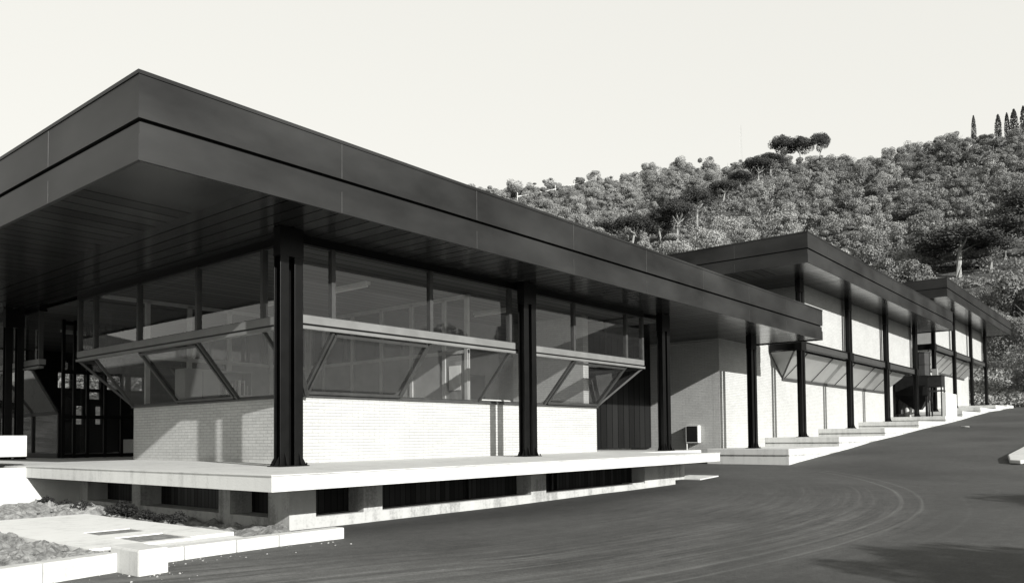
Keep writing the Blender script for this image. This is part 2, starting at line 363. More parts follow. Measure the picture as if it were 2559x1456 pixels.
def roof(root, x0, x1, y0, y1, zb, zt, joint0, soff_corner=True):
    t_ = zt - zb
    zg = zb + .505; zm = zb + .327
    r_ = MB().box(x0, x1, y0, y1, zg + .012, zt - .05).build('roof', m_fascia, root)
    MB().box(x0 - .012, x1 + .012, y0 - .012, y1 + .012, zt - .048, zt).build('coping', m_fascia, r_)
    MB().box(x0 + .06, x1 - .06, y0 + .06, y1 - .06, zg - .03, zg + .012).build('shadow_gap', m_black, r_)
    f = MB(); e = .035   # lower fascia as a ring of boards
    def ring(mm, a, z0, z1, th=.05):
        mm.box(x0 + a, x1 - a, y0 + a, y0 + a + th, z0, z1); mm.box(x0 + a, x1 - a, y1 - a - th, y1 - a, z0, z1)
        mm.box(x0 + a, x0 + a + th, y0 + a + th, y1 - a - th, z0, z1); mm.box(x1 - a - th, x1 - a, y0 + a + th, y1 - a - th, z0, z1)
    ring(f, .002, zb, zm - .004); ring(f, .022, zm - .004, zg - .03)
    f.build('lower_fascia', m_fascia, r_)
    j = MB(); x = joint0
    while x < x1 - .3:
        if x > x0 + .3:
            j.box(x - .006, x + .006, y0 - .0045, y0 + .0, zg + .014, zt - .05); j.box(x - .005, x + .005, y0 - .0025, y0 + .001, zb + .005, zm - .006)
        x += 2.93
    y = y0 + 2.75
    while y < y1 - .3:
        j.box(x0 - .0045, x0, y - .006, y + .006, zg + .014, zt - .05); j.box(x0 - .0025, x0 + .001, y - .005, y + .005, zb + .005, zm - .006); y += 2.93
    for k in range(0, len(j.v), 8):
        q = MB(); q.v = j.v[k:k + 8]; q.f = j.f[:6]; q.build('panel_joint', m_edge, r_)
    zs = zb + .035
    ex = min(x0 + 1.6, x1 - .1); ey = y0 + 1.6
    MB().box(ex + .0, x1 - .053, y0 + .053, ey, zs, zs + .03).build('soffit', m_sofx, r_)
    MB().box(x0 + .053, ex - .003, ey + .003, y1 - .053, zs, zs + .03).build('soffit', m_sofy, r_)
    MB().box(ex + .0, x1 - .053, ey + .003, y1 - .053, zs, zs + .03).build('soffit', m_sofx, r_)
    MB().box(x0 + .053, ex - .003, y0 + .053, ey, zs, zs + .03).build('corner_panel', m_sofp, r_)
    MB().box(x0 + .06, x1 - .06, y0 + .06, y1 - .06, zs + .034, zg - .032).build('roof_deck', m_dark, r_)
    return r_

# ------------------------------------------------------------------ office building (nearest)
ZB, ZT = 3.795, 4.893
A = thing('office_building', 'nearest flat-roofed glass and brick pavilion raised on a white concrete terrace', 'building')
roof(A, -3.0, 21.0, -1.43, 22.0, ZB, ZT, -.045)
for x in (0, 6, 12, 18): column(A, x, 0, 0 if x < 18 else -.04, ZB + .035)
column(A, 0, 12.0, 0, ZB + .035)
U, WL, YL = .25, 1.10, 1.22          # window plane, low wall planes
ZS, ZR, ZTB, ZTT, ZH = 1.20, 2.27, 2.36, 2.50, 3.69
XE, XEB, YE, YEB = 11.24, 10.42, 8.62, 7.82
# terrace slab and interior floor
fl = MB(); fl.box(-2.02, 9.86, -2.70, 4.93, -.19, 0).box(9.86, 13.2, -.5, 4.93, -.19, 0).box(-2.02, 18.1, 4.93, 21, -.19, 0)
ts = fl.build('terrace_slab', m_conc, A)
MB().box(-1.878, 9.86, -2.558, 4.93, .0, .004).box(9.862, 13.19, -.49, 4.93, 0, .004).box(-1.878, 18.09, 4.932, 21, 0, .004).build('paving', m_terr, ts)
MB().box(-2.035, 9.875, -2.715, -2.56, .0, .012).box(-2.035, -1.88, -2.56, 4.93, .0, .012).build('edge_strip', m_conc, ts)
MB().box(-.25, .75, 1.18, 1.2, .001, .006).build('drain_groove', m_dark, ts)
# foundation
fo = MB()
for a, b in ((-1.15, -.73), (.09, .44), (3.95, 4.40), (8.0, 9.86)): fo.box(a, b, -1.75, -1.40, -.64, -.19)
fo.box(-1.15, 9.4, -1.75, -1.40, -1.2, -.64)
for a, b in ((-1.40, -1.25), (-.27, .04), (2.52, 2.83), (4.6, 4.95)): fo.box(-1.15, -.80, a, b, -.64, -.19)
fo.box(-1.15, -.80, -1.40, 4.95, -1.2, -.64)
fo.box(7.52, 8.0, -1.72, -1.45, -.64, -.62)
fw = fo.build('foundation_wall', m_concg, A)
MB().box(-.74, 8.02, -1.39, -1.34, -.66, -.2).build('vent_grille', m_grille, fw)
MB().box(-.79, -.74, -1.3, 4.9, -.66, -.2).build('vent_grille', m_grilley, fw)
for x in (2.6, 4.95, 5.12): MB().box(x, x + .05, -1.46, -1.39, -.64, -.2).build('grille_post', m_tank, fw)
MB().box(-2.02, 1.4, 4.95, 5.25, -1.2, -.195).box(-30, -2.023, 4.95, 5.25, -1.2, -.012).build('retaining_wall', m_conc, A)
# low brick walls
lw = MB().box(WL, XEB, YL, YL + .25, .003, ZS).build('low_wall', m_brx, A)
MB().box(WL - .0, WL + .25, YL + .25, YEB, .003, ZS).build('low_wall', m_bry, A)
MB().box(WL + .002, WL + .02, YL + .001 - .003, YL + .25, .003, ZS - .001).build('wall_corner', m_bry, lw)
MB().box(XEB - .25, XEB - .002, YL + .25, 4.0, .003, ZB).build('end_wall', m_bry, A)
# window runs
def upper_run(axis, marks, end, plane, zb=ZTT, zt=ZH, glassm=m_glass):
    """vertical glazing between marks; axis 0 runs along X at y=plane"""
    def bx(m, a, b, d0, d1, z0, z1):
        if axis == 0: m.box(a, b, plane + d0, plane + d1, z0, z1)
        else: m.box(plane + d0, plane + d1, a, b, z0, z1)
    pts = marks + [end]
    for i, (a, b) in enumerate(zip(pts, pts[1:])):
        f = MB(); w = .045 if i < len(pts) - 2 else .045
        bx(f, b - .04, b + .04, -.05, .05, zb, zt)
        if i == 0: bx(f, a - .02, a + .03, -.05, .05, zb, zt)
        bx(f, a + .03, b - .04, -.02, .03, zt - .02, zt); bx(f, a + .03, b - .04, -.02, .03, zb, zb + .015)
        o = f.build('upper_window', m_frame, A)
        q = [(a + .02, zb + .01), (b - .035, zb + .01), (b - .035, zt - .01), (a + .02, zt - .01)]
        MB().poly([(u_, plane, z_) if axis == 0 else (plane, u_, z_) for u_, z_ in q]).build('pane', glassm, o)
    t_ = MB(); bx(t_, marks[0] - .05, end + .04, -.055, .10, ZTB + .0, ZTT - .001)
    to = t_.build('transom', m_transom, A, bevel=.004)
    t_ = MB(); bx(t_, marks[0] - .05, end + .03, -.03, .09, ZTB - .035, ZTB - .001); t_.build('gasket', m_black, to)
    t_ = MB(); bx(t_, marks[0] - .05, end + .06, -.07, .05, ZR, ZTB - .036); t_.build('drip_rail', m_transom, to)
    h = MB(); bx(h, marks[0] - .05, end + .04, -.06, .12, zt, ZB + .034); h.build('head_beam', m_black, A)
mx = [.27, 1.02, 3.32, 5.68, 8.06, 10.42]
upper_run(0, mx, XE, U)
my = [.27, 1.10, 3.30, 5.68, 7.78]
upper_run(1, my, YE, U)
def sloped(axis, tops, bots, plane, low, zs=ZS + .02, zr=ZR, sash=(), root=A, matf=m_frame, glassm=m_glassd, nm='sloped_window', wd_=.055):
    def P(a, d, z): return (a, d, z) if axis == 0 else (d, a, z)
    n = Vector(P(0, -(zr - zs), -(plane - low) * -1)).normalized()
    for i in range(len(tops) - 1):
        f = MB()
        a0, a1, b0, b1 = tops[i], tops[i + 1], bots[i], bots[i + 1]
        f.bar(P(b1, low, zs), P(a1, plane, zr), wd_, .06, P(0, -1, .6))
        if i == 0: f.bar(P(b0, low, zs), P(a0, plane, zr), wd_, .06, P(0, -1, .6))
        f.bar(P(b0 + .03, low, zs + .02), P(b1 - .03, low, zs + .02), .05, .07, (0, 0, 1))
        if i in sash:   # an opening sash set in front
            e = .10
            def L(a, b, k, t_):
                aa = a + (b - a) * 0; return P(aa, low + (plane - low) * k - .03, zs + (zr - zs) * k)
            q = [(b0 + .07, .05), (b1 - .07, .05), (a1 - .07, .95), (a0 + .07, .95)]
            qq = [P(a_, low + (plane - low) * k - .045, zs + (zr - zs) * k) for a_, k in q]
            for u, v in zip(qq, qq[1:] + qq[:1]): f.bar(u, v, .05, .035, P(0, -1, -.6))
        o = f.build(nm, matf, root)
        gm = MB().poly([P(b0 + .02, low, zs), P(b1 - .02, low, zs), P(a1 - .02, plane, zr), P(a0 + .02, plane, zr)]); gm.build('pane', glassm, o)
# right-hand front: tops equal bottoms except the mitred ends
sloped(0, [U + .02, 1.04, 3.32, 5.68, 8.06, 10.42], [WL - .02, 1.08, 3.36, 5.70, 8.08, 10.40], U, YL, sash=(1, 4))
sloped(1, [U + .02, 1.10, 3.30, 5.68, 7.78], [WL - .02, 1.12, 3.32, 5.70, 7.80], U, WL, sash=(2,))
# sills
MB().box(WL - .06, XEB + .03, YL - .05, YL + .2, ZS + .001, ZS + .03).build('sill', m_frame, A)
MB().box(WL - .05, WL + .2, YL + .201, YEB + .03, ZS + .001, ZS + .03).build('sill', m_frame, A)
# mitred end returns
for nmx, pts in (('right', [(XEB, YL, ZS + .03), (XE, U, ZR), (XE, 3.9, ZR), (XEB, 3.9, ZS + .03)]), ('left', [(WL, YEB, ZS + .03), (U, YE, ZR), (4.4, YE, ZR), (4.4, YEB, ZS + .03)])):
    f = MB()
    f.bar(pts[0], pts[1], .05, .05); f.bar(pts[1], pts[2], .06, .06); f.bar(pts[0], pts[3], .05, .05)
    k = .5; f.bar(Vector(pts[0]).lerp(Vector(pts[3]), k), Vector(pts[1]).lerp(Vector(pts[2]), k), .05, .05)
    o = f.build('return_window', m_frame, A)
    MB().poly([pts[0], pts[1], pts[2], pts[3]]).build('pane', m_glassd, o)
    if nmx == 'right': q = [(XE, U, ZTT), (XE, 3.9, ZTT), (XE, 3.9, ZH), (XE, U, ZH)]
    else: q = [(U, YE, ZTT), (4.4, YE, ZTT), (4.4, YE, ZH), (U, YE, ZH)]
    o = MB(); o.bar(Vector(q[0]), Vector(q[1]), .08, .14); o.bar(Vector(q[3]) + Vector((0, 0, .05)), Vector(q[2]) + Vector((0, 0, .05)), .08, .1)
    for k in (.33, .66, 1): o.bar(Vector(q[0]).lerp(Vector(q[1]), k), Vector(q[3]).lerp(Vector(q[2]), k), .06, .06, (1, 0, 0))
    o = o.build('return_window', m_frame, A); MB().poly(q).build('pane', m_glass, o)
# recess beside the office: timber boarding
MB().box(XEB, 18.1, 4.05, 4.15, .0, ZB + .034).build('timber_wall', m_panel, A)
# second office volume further along the left side
upper_run(1, [10.95, 13.0, 15.3, 17.6], 18.8, U)
sloped(1, [11.5, 13.6, 15.9, 18.0], [12.2, 13.9, 16.0, 18.0], U, WL, sash=())
f = MB()
for y in (12.1, 13.9, 15.7, 17.5): f.box(WL - .04, WL + .04, y - .04, y + .04, 0, ZS)
f.box(WL - .04, WL + .04, 12.1, 18.5, ZS - .04, ZS + .06).box(WL - .05, WL + .05, 12.1, 18.5, .0, .14)
o = f.build('glazed_front', m_black, A); MB().box(WL, WL + .004, 12.1, 18.5, .14, ZS).build('pane', m_glass, o)
# entrance screen and rear screen of the hall, with glass
def screen(x, ys_, zs_, mat, y0, y1, w=.05):
    f = MB()
    for y in ys_: f.box(x - w, x + w, y - w, y + w, 0, ZH)
    for z in zs_: f.box(x - w * .8, x + w * .8, y0, y1, z - w, z + w)
    o = f.build('glazed_screen', mat, A); MB().box(x, x + .004, y0, y1, 0.02, ZH).build('pane', m_glass, o)
screen(4.4, (7.85, 8.75, 9.6, 10.4, 11.2), (.05, 1.15, 2.3, ZH), m_black, 7.85, 11.95)
f = MB()
for x in (1.15, 1.42, 1.75, 2.2, 2.64, 3.4, 4.35): f.box(x - .035, x + .035, 11.97, 12.05, 0, ZH)
for z in (.06, 1.1, 2.3, 3.6): f.box(1.15, 4.35, 11.98, 12.04, z - .05, z + .05)
o = f.build('glazed_screen', m_black, A); MB().box(1.15, 4.35, 12.0, 12.004, .05, ZH).build('pane', m_glass, o)
# rear wall of the hall: openings towards the hill
f = MB(); f.box(1.1, 18, 21.4, 21.6, 3.04, ZB + .03).box(1.1, 18, 21.4, 21.6, 0, 1.1).box(8.2, 18, 21.4, 21.6, 1.1, 3.04)
for a, b in ((1.1, 2.8), (3.28, 4.43), (4.88, 5.0), (5.38, 5.48), (5.92, 6.08), (6.9, 7.05), (7.56, 8.2)): f.box(a, b, 21.41, 21.59, 2.46, 3.04)
f.box(1.1, 8.2, 21.42, 21.58, 2.34, 2.46).box(1.1, 8.2, 21.42, 21.58, 1.8, 2.06)
f.box(1.1, 5.48, 21.43, 21.57, 2.06, 2.34).box(5.92, 8.2, 21.43, 21.57, 2.06, 2.34)
f.box(1.1, 5.0, 21.43, 21.57, 1.1, 1.8).box(5.3, 5.75, 21.43, 21.57, 1.1, 1.8).box(5.97, 8.2, 21.43, 21.57, 1.1, 1.8)
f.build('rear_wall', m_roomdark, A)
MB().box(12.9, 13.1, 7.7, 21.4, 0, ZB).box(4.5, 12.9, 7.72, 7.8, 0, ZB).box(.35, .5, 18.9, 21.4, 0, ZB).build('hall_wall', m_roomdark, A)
# rooms: pale framed partitions meeting in a corner
pf = MB()
for y in (7.55, 6.91, 5.69, 4.53, 3.41, 2.28, 1.55): pf.box(5.66, 5.74, y - .05, y + .05, 0, 3.70)
pf.box(5.67, 5.73, 1.5, 7.6, 2.37, 2.45).box(5.66, 5.74, 1.5, 7.6, 3.64, 3.72).box(5.67, 5.73, 1.5, 7.6, 0, .1)
po = pf.build('room_partition', m_wframe, A)
MB().box(5.69, 5.71, 1.5, 2.23, .1, 2.4).box(5.69, 5.71, 2.33, 7.5, .1, 2.4).build('partition_panel', m_room, po)
MB().box(5.695, 5.7, 1.5, 7.5, 2.45, 3.64).build('pane', m_glass, po)
pf = MB()
for x in (1.3, 2.3, 3.33, 4.5, 5.6): pf.box(x - .05, x + .05, 7.56, 7.64, 0, 3.70)
pf.box(1.3, 5.6, 7.57, 7.63, 2.34, 2.42).box(.3, 5.6, 7.56, 7.64, 3.64, 3.72)
po = pf.build('room_partition', m_wframe, A)
MB().box(3.33, 5.6, 7.59, 7.61, .1, 2.36).build('partition_panel', m_room, po)
MB().box(1.3, 5.6, 7.6, 7.605, 2.42, 3.64).build('pane', m_glass, po)
MB().box(5.8, 10.15, 4.55, 4.7, 0, ZB).box(5.76, 5.8, 4.7, 7.6, 0, 2.4).build('room_wall', m_room, A)
MB().box(.35, 12.8, .4, 21, 3.745, 3.775).build('ceiling', m_ceil, A)

# ------------------------------------------------------------------ workshop halls behind (two, stepped up the slope)
def hall(name, label, ox, dz, floors, x_low_end, xl=-4.56):
    H = thing(name, label, 'building', (ox, 0, 0))
    zb, zt = ZB + dz, ZT + dz
    roof(H, -3.0, 21.0, -1.43, 16.0, zb, zt, -.9)
    zbm = 3.88 + (dz - 2.612)
    for i in range(4): column(H, 6 * i, 0, floors[i], zb + .035, brackets=zbm)
    # crane-like edge beam between the columns
    b = MB()
    b.box(-.1, 18.3, -.06, .06, zbm + .14, zbm + .165).box(-.1, 18.3, -.06, .06, zbm - .165, zbm - .14).box(-.1, 18.3, -.006, .006, zbm - .14, zbm + .14)
    b.box(-.16, -.1, -.06, 1.2, zbm - .165, zbm + .165)
    web = MB(); web.v = b.v[16:24]; web.f = b.f[:6]
    b.v = b.v[:16] + b.v[24:]; b.f = b.f[:12] + [tuple(i - 8 for i in q) for q in b.f[18:]]
    bo = b.build('edge_beam', m_black, H); web.build('beam_web', m_frame, bo)  # web coloured paler than the flanges for the sun falling on it
    zl = floors[0] - .37
    # low brick body
    lo = MB().box(xl, x_low_end, 1.25, 1.5, zl - .6, zbm + .2).build('brick_wall', m_brx, H)
    MB().box(xl - .001, xl + .24, 1.5, 15, zl - .6, zbm + .2).build('brick_wall', m_bry, H)
    MB().box(xl - .003, xl + .01, 1.249, 1.5, zl - .6, zbm + .199).build('wall_corner', m_bry, lo)
    # upper wall
    up = MB().box(1.25, 18.35, .25, .5, zbm + .24, zb + .03).build('upper_wall', m_brx, H)
    MB().box(1.247, 1.5, .5, 15, zbm + .24, zb + .03).build('upper_wall', m_bry, H)
    MB().box(1.2, 18.4, .2, .24, zbm + .19, zbm + .25).box(1.2, 18.3, .26, 1.24, zbm + .15, zbm + .235).build('flashing', m_black, up)
    MB().box(17.95, 18.35, .5, 15, zbm + .24, zb + .03).build('upper_wall', m_bry, H)
    # sloped frosted window band
    zr, zs = zbm - .2, zbm - 1.16
    tp = [-.03, 1.4, 4.5, 7.65, 10.75, 13.9, 16.85]; bt = [1.22, 1.4, 4.5, 7.65, 10.75, 13.9, 16.0]
    sloped(0, tp, bt, .25, 1.24, zs, zr, root=H, matf=m_frame, glassm=m_frost, nm='sloped_window', wd_=.03)
    MB().box(1.15, 16.05, 1.19, 1.245, zs - .09, zs - .01).build('sill', m_frame, H)
    o = MB().slab([(-.03, .25, zr), (1.22, 1.24, zs), (-.03, 1.24, zr)], (.02, 0, .012)).build('end_pane', m_frost, H)
    MB().bar((-.03, .25, zr), (1.22, 1.24, zs), .04, .04).bar((-.03, 1.22, zr), (1.22, 1.22, zs), .03, .03).build('pane_frame', m_frame, o)
    MB().slab([(16.85, .25, zr), (16.0, 1.24, zs), (16.85, 1.24, zr)], (.02, 0, .012)).build('end_pane', m_frost, H)
    MB().box(-.03, 16.85, .25, 1.24, zr + .01, zr + .04).build('window_head', m_black, H)
    return H
D1, D2 = 2.612, 4.478
Bx = 22.66; Cx = 45.32
HB_ = hall('workshop_hall', 'middle flat-roofed workshop hall with sunlit brick upper wall behind black columns', Bx, D1, (.31, .65, 1.0, 1.33), 17.95)
HC_ = hall('workshop_hall', 'farthest flat-roofed workshop hall at the top of the slope by the wooded bank', Cx, D2, (1.7, 2.05, 2.36, 2.56), 18.0, -.9)
MB().box(17.96, 21.7, 3.6, 3.7, .6, 6.4).build('timber_wall', m_panel, HB_)  # near-black boarding puts the shade of this recess into the colour
MB().box(17.96, 23.8, 1.9, 3.59, 3.9, 4.1).build('canopy', m_black, HB_)
MB().box(17.8, 17.95, 1.5, 15, .5, 3.9).build('end_wall', m_bry, HB_)
MB().box(-4.55, -4.4, 1.25, 1.27, 0, 0).build('x', m_bry, HB_) if False else None
# thin trim under the first hall's eaves, coloured pale for a lit ledge
MB().tube([(-4.6, 1.4, 3.735), (-4.6, 4.0, 3.735)], .015, 6).build('lit_ledge_trim', m_trimlight, HB_)

# stepped plinth: one slab per column bay
def plinth(root, ox, slabs):
    for a, b, z, yf in slabs:
        a -= ox; b -= ox
        o = MB().box(a, b, yf, 1.249, z - .20, z).build('plinth_step', m_conc, root, bevel=.008)
        MB().box(a + .05, b, yf + .004, 1.24, z - .25, z - .20).build('joint', m_dark if False else m_concg, o)
        MB().box(a + .003, b - .002, yf + .002, 1.245, z - 1.1, z - .25).build('riser', m_conc, o)
plinth(HB_, Bx, [(17.06, 22.0, -.04, -1.6), (22.0, 28.05, .31, -1.6), (28.05, 34.0, .65, -1.6), (34.0, 40.05, 1.0, -1.6), (40.05, 44.7, 1.33, -1.6)])
plinth(HC_, Cx, [(44.7, 50.7, 1.7, -1.6), (50.7, 56.7, 2.05, -1.6), (56.7, 62.7, 2.36, -1.6), (62.7, 66.0, 2.52, -1.5)])

# ------------------------------------------------------------------ hose cabinet
t_ = thing('hose_cabinet', 'small white-framed hose cabinet with dark glass front fixed to the brick return wall', 'cabinet', (18.098, 2.26, .16))
MB().box(-.2, 0, -.24, -.215, 0, .62).box(-.2, 0, .215, .24, 0, .62).box(-.2, 0, -.215, .215, .595, .62).box(-.2, 0, -.215, .215, 0, .025).box(-.03, 0, -.215, .215, .025, .595).build('case', m_lamp, t_)
MB().box(-.205, -.19, -.205, .205, .03, .59).build('door', m_dark, t_)
MB().tube([(-.17, .22, 0), (-.17, .22, -.6)], .02, 8).build('pipe', m_lamp, t_)

# ------------------------------------------------------------------ plant in the gap between the two halls
t_ = thing('dust_extractor', 'tall dark sheet-metal extractor with square stack and hopper beside the middle hall', 'machine', (43.8, .1, 1.33))
MB().tube([(.6, .45, 2.55), (.6, .45, 3.95)], .52, 10).build('stack', m_darkmetal, t_)
for z in (2.55, 3.22, 3.93): MB().tube([(.6, .45, z), (.6, .45, z + .05)], .56, 10).build('flange', m_darkmetal, t_)
MB().box(-.1, 1.3, -.05, 1.8, 1.35, 2.549).build('chamber', m_darkmetal, t_)
hp = MB(); n0 = [(-.1, -.05, 1.349), (1.3, -.05, 1.349), (1.3, 1.8, 1.349), (-.1, 1.8, 1.349)]; n1 = [(.35, .45, .5), (.75, .45, .5), (.75, .85, .5), (.35, .85, .5)]
hp.v = n0 + n1; hp.f = [(0, 1, 2, 3), (7, 6, 5, 4)] + [(i, i + 4, (i + 1) % 4 + 4, (i + 1) % 4) for i in range(4)]
hp.build('hopper', m_darkmetal, t_)
for x in (0, 1.2):
    for y in (.05, 1.7): MB().box(x - .06, x + .06, y - .06, y + .06, 0, 1.36).build('leg', m_darkmetal, t_)
MB().tube([(-.4, 1.5, .25), (-.4, 1.5, .9)], .22, 12).build('collecting_bin', m_tank, t_)
MB().tube([(1.5, 1.0, 1.6), (1.5, 1.0, 4.1)], .05, 8).build('pipe', m_lamp, t_)
t_ = thing('header_tank', 'dark square water tank on four thin legs in front of the far column', 'tank', (42.5, -.97, 1.34))
MB().box(0, .85, 0, .77, 1.75, 2.40).build('tank_body', m_tank, t_, bevel=.01)
MB().box(-.03, .88, -.03, .80, 2.38, 2.43).build('lid', m_tank, t_)
MB().box(.1, .4, .25, .52, 2.43, 2.80).build('control_box', m_room, t_)
for x in (.04, .8):
    for y in (.04, .72): MB().box(x - .035, x + .035, y - .035, y + .035, 0, 1.75).build('leg', m_tank, t_)
MB().box(-.02, .87, -.02, .79, 1.5, 1.56).build('brace', m_tank, t_)
t_ = MB().box(0, 2.9, 0, .2, 0, 1.3).build('screen_wall', m_conc, bevel=.01); t_.location = (40.4, -1.58, 1.335)
tag(t_, 'short blank white concrete wall standing at the plinth edge beside the water tank', 'wall')
t_ = thing('gas_bottle', 'small pale gas bottle standing under the extractor hopper', 'gas bottle', (42.6, 1.0, 1.33))
MB().tube([(0, 0, 0), (0, 0, .05), (0, 0, .45), (0, 0, .55), (0, 0, .6)], [.13, .15, .15, .1, .04], 12).build('cylinder', m_cab, t_, smooth=True)
MB().tube([(0, 0, .6), (0, 0, .68)], .03, 8).build('valve', m_darkmetal, t_)

# ------------------------------------------------------------------ interior things
t_ = thing('storage_cabinet', 'grey steel storage cabinet with open shelves of files seen through the corner window', 'cabinet', (1.5, 6.25, 0))
MB().box(0, .84, 0, .45, 0, 2.06).build('body', m_cab, t_, bevel=.008)
for k in (.41, .43): pass
MB().box(.415, .425, -.004, 0, .1, 2.0).build('door_gap', m_dark, t_)
MB().box(.85, 1.65, 0, .45, 1.47, 1.5).box(.85, 1.65, 0, .45, 2.03, 2.06).box(.85, .87, 0, .45, 0, 1.47).box(.85, .87, 0, .45, 1.5, 2.03).box(1.63, 1.65, 0, .45, 1.5, 2.03).box(1.63, 1.65, 0, .45, 0, 1.47).box(.87, 1.63, .43, .45, 0, 1.47).box(.87, 1.63, .43, .45, 1.5, 2.03).build('shelf_unit', m_cab, t_)
rn = random.Random(5)
x = .0
bk = thing('file_row', 'row of pale files and booklets on the upper cabinet shelf behind the corner window', 'files', (2.42, 6.28, 1.5))
while x < .62:
    w = rn.uniform(.015, .04); MB().box(x, x + w, 0, .2, 0, rn.uniform(.18, .36)).build('file', rn.choice([m_paper, m_cab, m_roomdark]), bk); x += w + rn.uniform(.005, .05)
t_ = thing('drawing_board', 'tilted drawing board on a stand inside the right-hand office room', 'drawing board', (8.6, 3.0, 0))
MB().slab([(-.6, -.35, .95), (.6, -.35, .95), (.6, .3, 1.45), (-.6, .3, 1.45)], (0, .02, -.02)).build('board', m_paper, t_)
MB().bar((-.4, .1, 0), (-.4, .05, 1.2), .05, .05).bar((.4, .1, 0), (.4, .05, 1.2), .05, .05).bar((-.4, .1, .3), (.4, .1, .3), .04, .04).build('stand', m_frame, t_)
t_ = MB().box(0, .005, 0, .38, 0, .57).build('wall_poster', m_paper); t_.location = (5.675, 1.74, 1.53)
tag(t_, 'white sheet pinned to the room partition inside the front window', 'poster')
t_ = thing('framed_picture', 'dark framed picture on the back wall of the right-hand room', 'picture', (8.7, 4.53, 1.55))
MB().box(0, .8, 0, .015, 0, .65).build('picture', m_roomdark, t_)
MB().box(-.03, .83, -.005, 0.0, -.03, 0).box(-.03, .83, -.005, 0, .65, .68).box(-.03, 0, -.005, 0, 0, .65).box(.8, .83, -.005, 0, 0, .65).build('frame', m_frame, t_)
def lamp(x, y, rz, lab):
    t_ = thing('ceiling_lamp', lab, 'lamp', (x, y, 3.74), rz, 'strip lamps under the office ceiling')
    MB().box(-.6, .6, -.06, .06, -.07, 0).build('housing', m_lamp, t_); MB().tube([(-.58, 0, -.1), (.58, 0, -.1)], .02, 8).build('tube', m_paper, t_)
lamp(3.3, 2.7, R(90), 'white strip lamp on the ceiling behind the front window nearest the corner column')
lamp(3.3, 5.3, R(90), 'white strip lamp deeper in the corner room behind the side window')
lamp(7.8, 2.7, R(90), 'white strip lamp on the ceiling of the right-hand room')
lamp(2.6, 14.5, 0, 'white strip lamp in the far left room past the entrance recess')
def urn(x, y, s_, lab):
    t_ = thing('clay_urn', lab, 'urn', (x, y, 0), 0, 'clay urns in the entrance hall')
    MB().tube([(0, 0, 0), (0, 0, .1 * s_), (0, 0, .5 * s_), (0, 0, .8 * s_), (0, 0, .92 * s_), (0, 0, 1.0 * s_)], [.2 * s_, .28 * s_, .46 * s_, .4 * s_, .24 * s_, .28 * s_], 20).build('body', m_clay, t_, smooth=True)
urn(6.0, 10.2, .95, 'big round clay urn inside the glazed entrance nearest the brick corner')
urn(5.6, 13.6, .85, 'big clay urn behind the glass front further left')
for i, (x, y, lab) in enumerate(((4.9, 13.4, 'white low planter box behind the left glass front, nearest the recess'), (4.9, 15.6, 'white low planter box behind the left glass front, farther left'))):
    t_ = MB().box(0, .4, 0, 1.7, 0, .5).build('planter_box', m_paper); t_.location = (x, y, .001); tag(t_, lab, 'planter', 'planter boxes in the entrance hall')

# ------------------------------------------------------------------ forecourt things, lower left
t_ = MB().box(-3.2, 0, 0, 1.5, .17, .56).box(-3.0, -.42, .2, 1.4, .0, .17).build('parapet_box', m_conc, bevel=.01); t_.location = (-1.80, 5.6, .0)
tag(t_, 'white concrete parapet box at the far left end of the terrace', 'planter')
def kerb(pts, h, w, z0, lab):
    rn = random.Random(len(lab)); root = None; m = MB()
    t_ = thing('kerb', lab, 'kerb', (pts[0][0], pts[0][1], z0))
    for (a, b) in zip(pts, pts[1:]):
        A_ = Vector((a[0] - pts[0][0], a[1] - pts[0][1], h / 2 - .1)); B_ = Vector((b[0] - pts[0][0], b[1] - pts[0][1], h / 2 - .1)); d = (B_ - A_).normalized()
        MB().bar(A_ + d * .004, B_ - d * .004, w, h + .2).build('kerb_stone', m_conc, t_, bevel=.015)
    return t_
kerb([(-1.20, -2.90), (-2.10, -2.89), (-2.62, -2.885), (-3.20, -2.88), (-3.66, -2.88)], .14, .20, -.80, 'straight white concrete kerb in front of the terrace corner')
kerb([(-3.92, -3.02), (-4.6, -3.13), (-5.4, -3.25), (-6.4, -3.4), (-8, -3.65)], .22, .18, -.85, 'white kerb wall at the lower left holding back bare soil')
t_ = MB().box(0, .28, 0, .60, -.2, .28).build('kerb_block', m_conc, bevel=.02); t_.location = (-3.93, -3.56, -.85); tag(t_, 'white concrete block jutting out where the two kerbs meet', 'concrete block')
# L-shaped paving with two pits
t_ = thing('paved_slab', 'pale concrete path slab with two rectangular soil pits beside the terrace', 'paving', (0, 0, -.80))
pv = MB()
pv.box(-3.27, -2.72, -1.5, -1.1, 0, .13).box(-2.72, -2.18, -2.15, 2.05, 0, .13).box(-3.85, -3.27, -2.3, 2.05, 0, .13).box(-3.27, -2.72, -.65, 2.05, 0, .13).box(-4.9, -3.85, .15, 2.05, 0, .13).box(-3.85, -2.3, -2.76, -2.15 - .15, 0, .11).box(-3.27, -2.72, -2.3, -2.15, 0, .13)
pv.build('slab', m_path, t_)
MB().box(-3.27, -2.72, -2.15, -1.5, 0, .118).box(-3.27, -2.72, -1.1, -.65, 0, .122).build('pit_soil', m_soil, t_)
